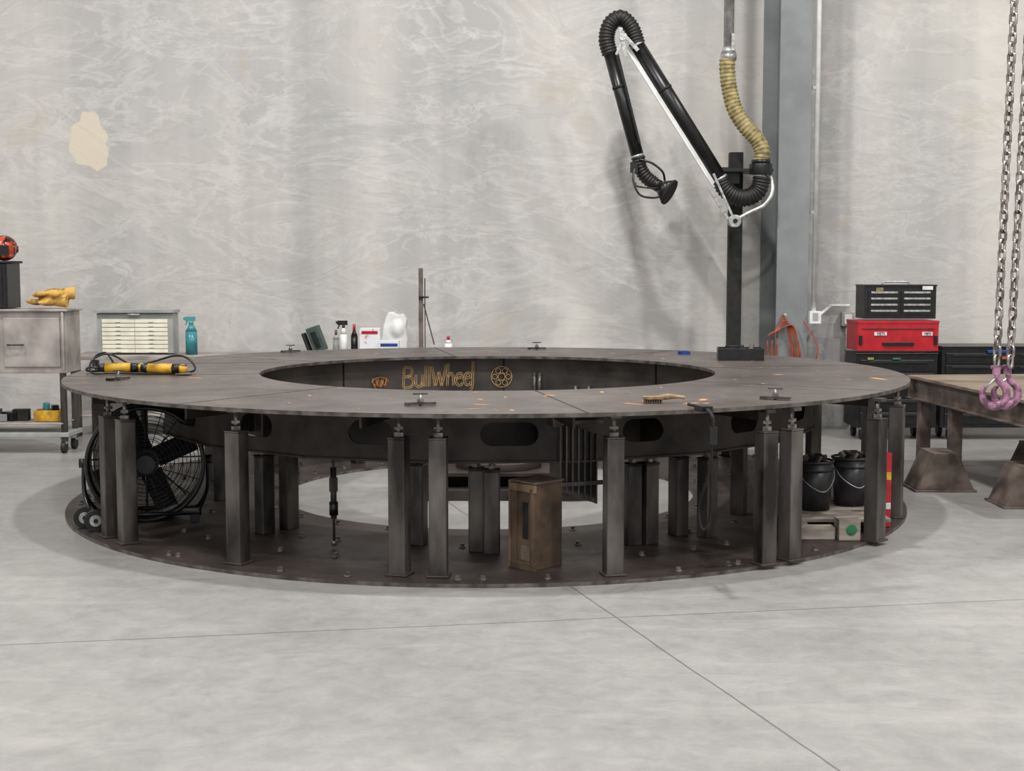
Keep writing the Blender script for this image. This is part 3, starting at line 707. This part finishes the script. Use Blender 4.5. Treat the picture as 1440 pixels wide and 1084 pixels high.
b.hose([(2.01,ya,2.51),(2.06,ya,2.42),(2.16,ya,2.35),(2.28,ya,2.34),(2.38,ya,2.41),(2.41,ya,2.54)],.088,.075,M_rub,pitch=.03)
b.hose([(1.215,ya,2.73),(1.24,ya,2.62),(1.30,ya,2.53),(1.38,ya,2.47)],.072,.06,M_rub,pitch=.03)
d=Vector((1.0,-.45,-.62)).normalized(); p0=Vector((1.37,ya,2.475))
b.cyl(p0,p0+d*.07,.06,M_blk,seg=24); b.cyl(p0+d*.07,p0+d*.17,.06,M_blk,r2=.125,seg=28); b.cyl(p0+d*.17,p0+d*.19,.13,M_blk_m,seg=28)
b.tube(cat([(1.18,ya-.07,2.62),(1.16,ya-.12,2.5),(1.22,ya-.14,2.36),(1.36,ya-.12,2.33),(1.45,ya-.1,2.36)],8),.011,M_blk)
b.tube(cat([(1.22,ya-.07,2.70),(1.34,ya-.1,2.66),(1.44,ya-.1,2.58),(1.47,ya-.05,2.50)],8),.011,M_blk)
b.tube(cat([(1.2,ya+.05,2.48),(1.2,ya-.1,2.44),(1.34,ya-.14,2.42),(1.42,ya-.1,2.42)],8),.009,M_blk)
b.box((1.17,ya-.06,2.62),(.07,.05,.10),M_blk)
b.out()
b=B('arm_linkage',e,.002)
def bar(b,p,q,w,t,m,y):
    p,q=Vector((p[0],y,p[1])),Vector((q[0],y,q[1])); d=q-p; a=math.atan2(d.z,d.x)
    b.box((p+q)/2,(d.length,t,w),m,R=Matrix.Rotation(-a,3,'Y'))
bar(b,(1.10,3.76),(1.96,2.44),.042,.03,M_white,ya-.01); bar(b,(1.93,2.56),(2.14,2.11),.022,.02,M_alu,ya-.1)
bar(b,(1.0,3.72),(1.225,2.85),.02,.015,M_blk_m,ya-.07)
bar(b,(1.03,3.93),(1.08,3.66),.035,.012,M_alu,ya-.095); bar(b,(1.03,3.9),(1.20,3.72),.035,.012,M_alu,ya-.09); bar(b,(.99,3.68),(1.08,3.88),.025,.012,M_alu,ya-.085); 
b.cyl((1.05,ya-.11,3.84),(1.05,ya-.07,3.84),.032,M_alu); b.cyl((2.14,ya-.13,2.11),(2.14,ya-.03,2.11),.06,M_alu); b.cyl((2.14,ya-.14,2.11),(2.14,ya-.12,2.11),.022,M_blk)
b.tube(cat([(2.14,ya-.08,2.11),(2.28,ya-.08,2.19),(2.42,ya-.08,2.26),(2.50,ya-.06,2.38),(2.50,ya,2.52),(2.44,ya+.02,2.58)],8),.022,M_alu,seg=8)
bar(b,(1.90,2.42),(2.12,2.07),.03,.02,M_alu,ya-.06)
b.out()
b=B('supply_duct',e)
b.hose([(2.40,ya,2.67),(2.41,ya,2.78),(2.36,ya+.02,2.90),(2.24,ya+.05,3.04),(2.15,ya+.08,3.2),(2.10,ya+.1,3.4),(2.08,ya+.1,3.56),(2.08,ya+.1,3.68)],.080,.068,M_tan,pitch=.038)
b.cyl((2.09,ya+.1,3.66),(2.09,ya+.1,CH-.01),.05,M_galv,seg=24); b.cyl((2.09,ya+.1,3.66),(2.09,ya+.1,3.72),.078,M_galv,seg=24); b.cyl((2.09,ya+.1,3.72),(2.09,ya+.1,3.78),.076,M_galv,r2=.052,seg=24)
b.box((2.12,ya+.04,3.82),(.03,.03,.16),M_alu); b.cyl((2.40,ya,2.66),(2.40,ya,2.70),.09,M_blk,seg=24)
b.out()

# ---------------------------------------------------------------- chain sling
e=empty('lifting_chain_sling')
def link(b,c,T,m,L_=.064,hw=.018,r_=.0076):
    pts=[]
    for k in range(14):
        a=2*PI*(k+.5)/14; x=hw*math.cos(a); z=hw*math.sin(a)+(1 if math.sin(a)>0 else -1)*(L_/2-hw)
        pts.append(T@Vector((x,0,z))+c)
    b.tube(pts,r_,m,seg=7,closed=True)
for j,(xt,xb) in enumerate(((2.565,2.53),(2.645,2.60))):
    b=B('chain_leg_%d'%(j+1),e)
    zb=1.17; zt=8.78; n=int((zt-zb)/.050); dz=(zt-zb)/n
    for k in range(n+1):
        z=zb+dz*k; t=min(1,(z-zb)/2.0); x=xb+(xt-xb)*t
        link(b,Vector((x,7.0,z)),Matrix.Rotation(PI/2*(k%2)+.6,3,'Z'),M_chain)
    b.out()
    b=B('hook_%d'%(j+1),e)
    x=xb; y=7.0+(.03 if j else 0)
    b.box((x,y,1.125),(.035,.022,.05),M_hook); b.cyl((x-.028,y,1.14),(x+.028,y,1.14),.01,M_hook)
    pts=cat([(x,y,1.11),(x+.012,y,1.07),(x+.05,y,1.03),(x+.052,y,.975),(x+.005,y,.935),(x-.055,y,.955),(x-.07,y,1.01),(x-.055,y,1.035)],6)
    nn=len(pts); b.tube(pts,lambda i:.012+.010*math.sin(PI*min(1,i/nn*1.05))*1.0 if i<nn-4 else .012,M_hook,seg=10)
    b.tube([(x+.005,y,1.09),(x-.055,y,1.03)],.006,M_galv,seg=8)
    b.out()
b=B('hoist_body',e,.02); b.box((2.61,7.0,8.98),(.5,.3,.4),M_yel); b.out()

# ---------------------------------------------------------------- right fabrication table
e=empty('fabrication_table')
b=B('table_frame',e,.004)
T=TR(3.40,10.0,0,math.radians(4)); rz=math.radians(4); q=lambda *p:T@Vector(p)
b.box(q(1.3,0,.755),(2.6,2.5,.025),M_table,rz=rz)
for y_ in (-1.2,1.2): b.box(q(1.3,y_,.66),(2.6,.02,.17),M_rsteel,rz=rz); b.box(q(1.3,y_,.58),(2.6,.1,.012),M_rsteel,rz=rz)
for x_ in (.06,2.5): b.box(q(x_,0,.66),(.02,2.4,.17),M_rsteel,rz=rz); b.box(q(x_,0,.58),(.1,2.4,.012),M_rsteel,rz=rz)
for x_,y_ in ((.1,.45),(.1,1.1),(2.4,1.1),(2.4,-1.0),(.5,-.9)): b.box(q(x_,y_,.29),(.09,.09,.58),M_rsteel,rz=rz)
b.out()
def stand(nm,x,y,w=.42,d=.34,h=.26,rz=0):
    e=empty(nm); b=B('stand_plates',e,.003,M=TR(x,y,0,rz))
    b.box((0,0,.008),(w+.04,d+.04,.016),M_rsteel)
    pts=[(-w/2,0),(w/2,0),(w*.22,h),(-w*.22,h)]
    for yy in (-d/2,d/2-.012):
        b.prism(pts,Matrix.Translation((0,yy+.012,.016))@Matrix.Rotation(PI/2,4,'X'),.012,M_rsteel)
    for sx in (-1,1):
        a=math.atan2(h,w*.28); b.box((sx*w*.36,0,.016+h/2),(math.hypot(h,w*.28),d-.02,.01),M_rsteel,R=Matrix.Rotation(sx*a,3,'Y'))
    b.box((0,0,h+.02),(w*.46,d,.014),M_rsteel); b.out()
stand('trapezoid_stand',3.22,10.05); stand('trapezoid_stand.001',3.62,9.35,w=.42); stand('trapezoid_stand.002',4.15,10.5)

# ---------------------------------------------------------------- camera & light
cam=bpy.data.cameras.new('camera'); co=bpy.data.objects.new('camera',cam); sc.collection.objects.link(co)
co.location=(0,0,1.65); co.rotation_euler=(math.radians(90-4.95),0,0); cam.sensor_width=36; cam.lens=1890/1440*36; cam.clip_end=100
sc.camera=co
def lamp(x,y,z,p,size=.45):
    l=bpy.data.lights.new('high_bay_lamp','AREA'); l.shape='DISK'; l.size=size; l.energy=p; l.color=(1,.985,.955)
    o=bpy.data.objects.new('high_bay_lamp',l); sc.collection.objects.link(o); o.location=(x,y,z)
for x,y,p in ((.2,8.6,440),(-6.5,8.2,380),(7,8.2,470),(.2,2.2,420),(-6.5,2,320),(7,2,450),(.3,-3.5,280)):
    lamp(x,y,8.9,p)
w=bpy.data.worlds.new('world'); sc.world=w; w.use_nodes=True
w.node_tree.nodes['Background'].inputs[0].default_value=(.95,.97,1,1); w.node_tree.nodes['Background'].inputs[1].default_value=.82
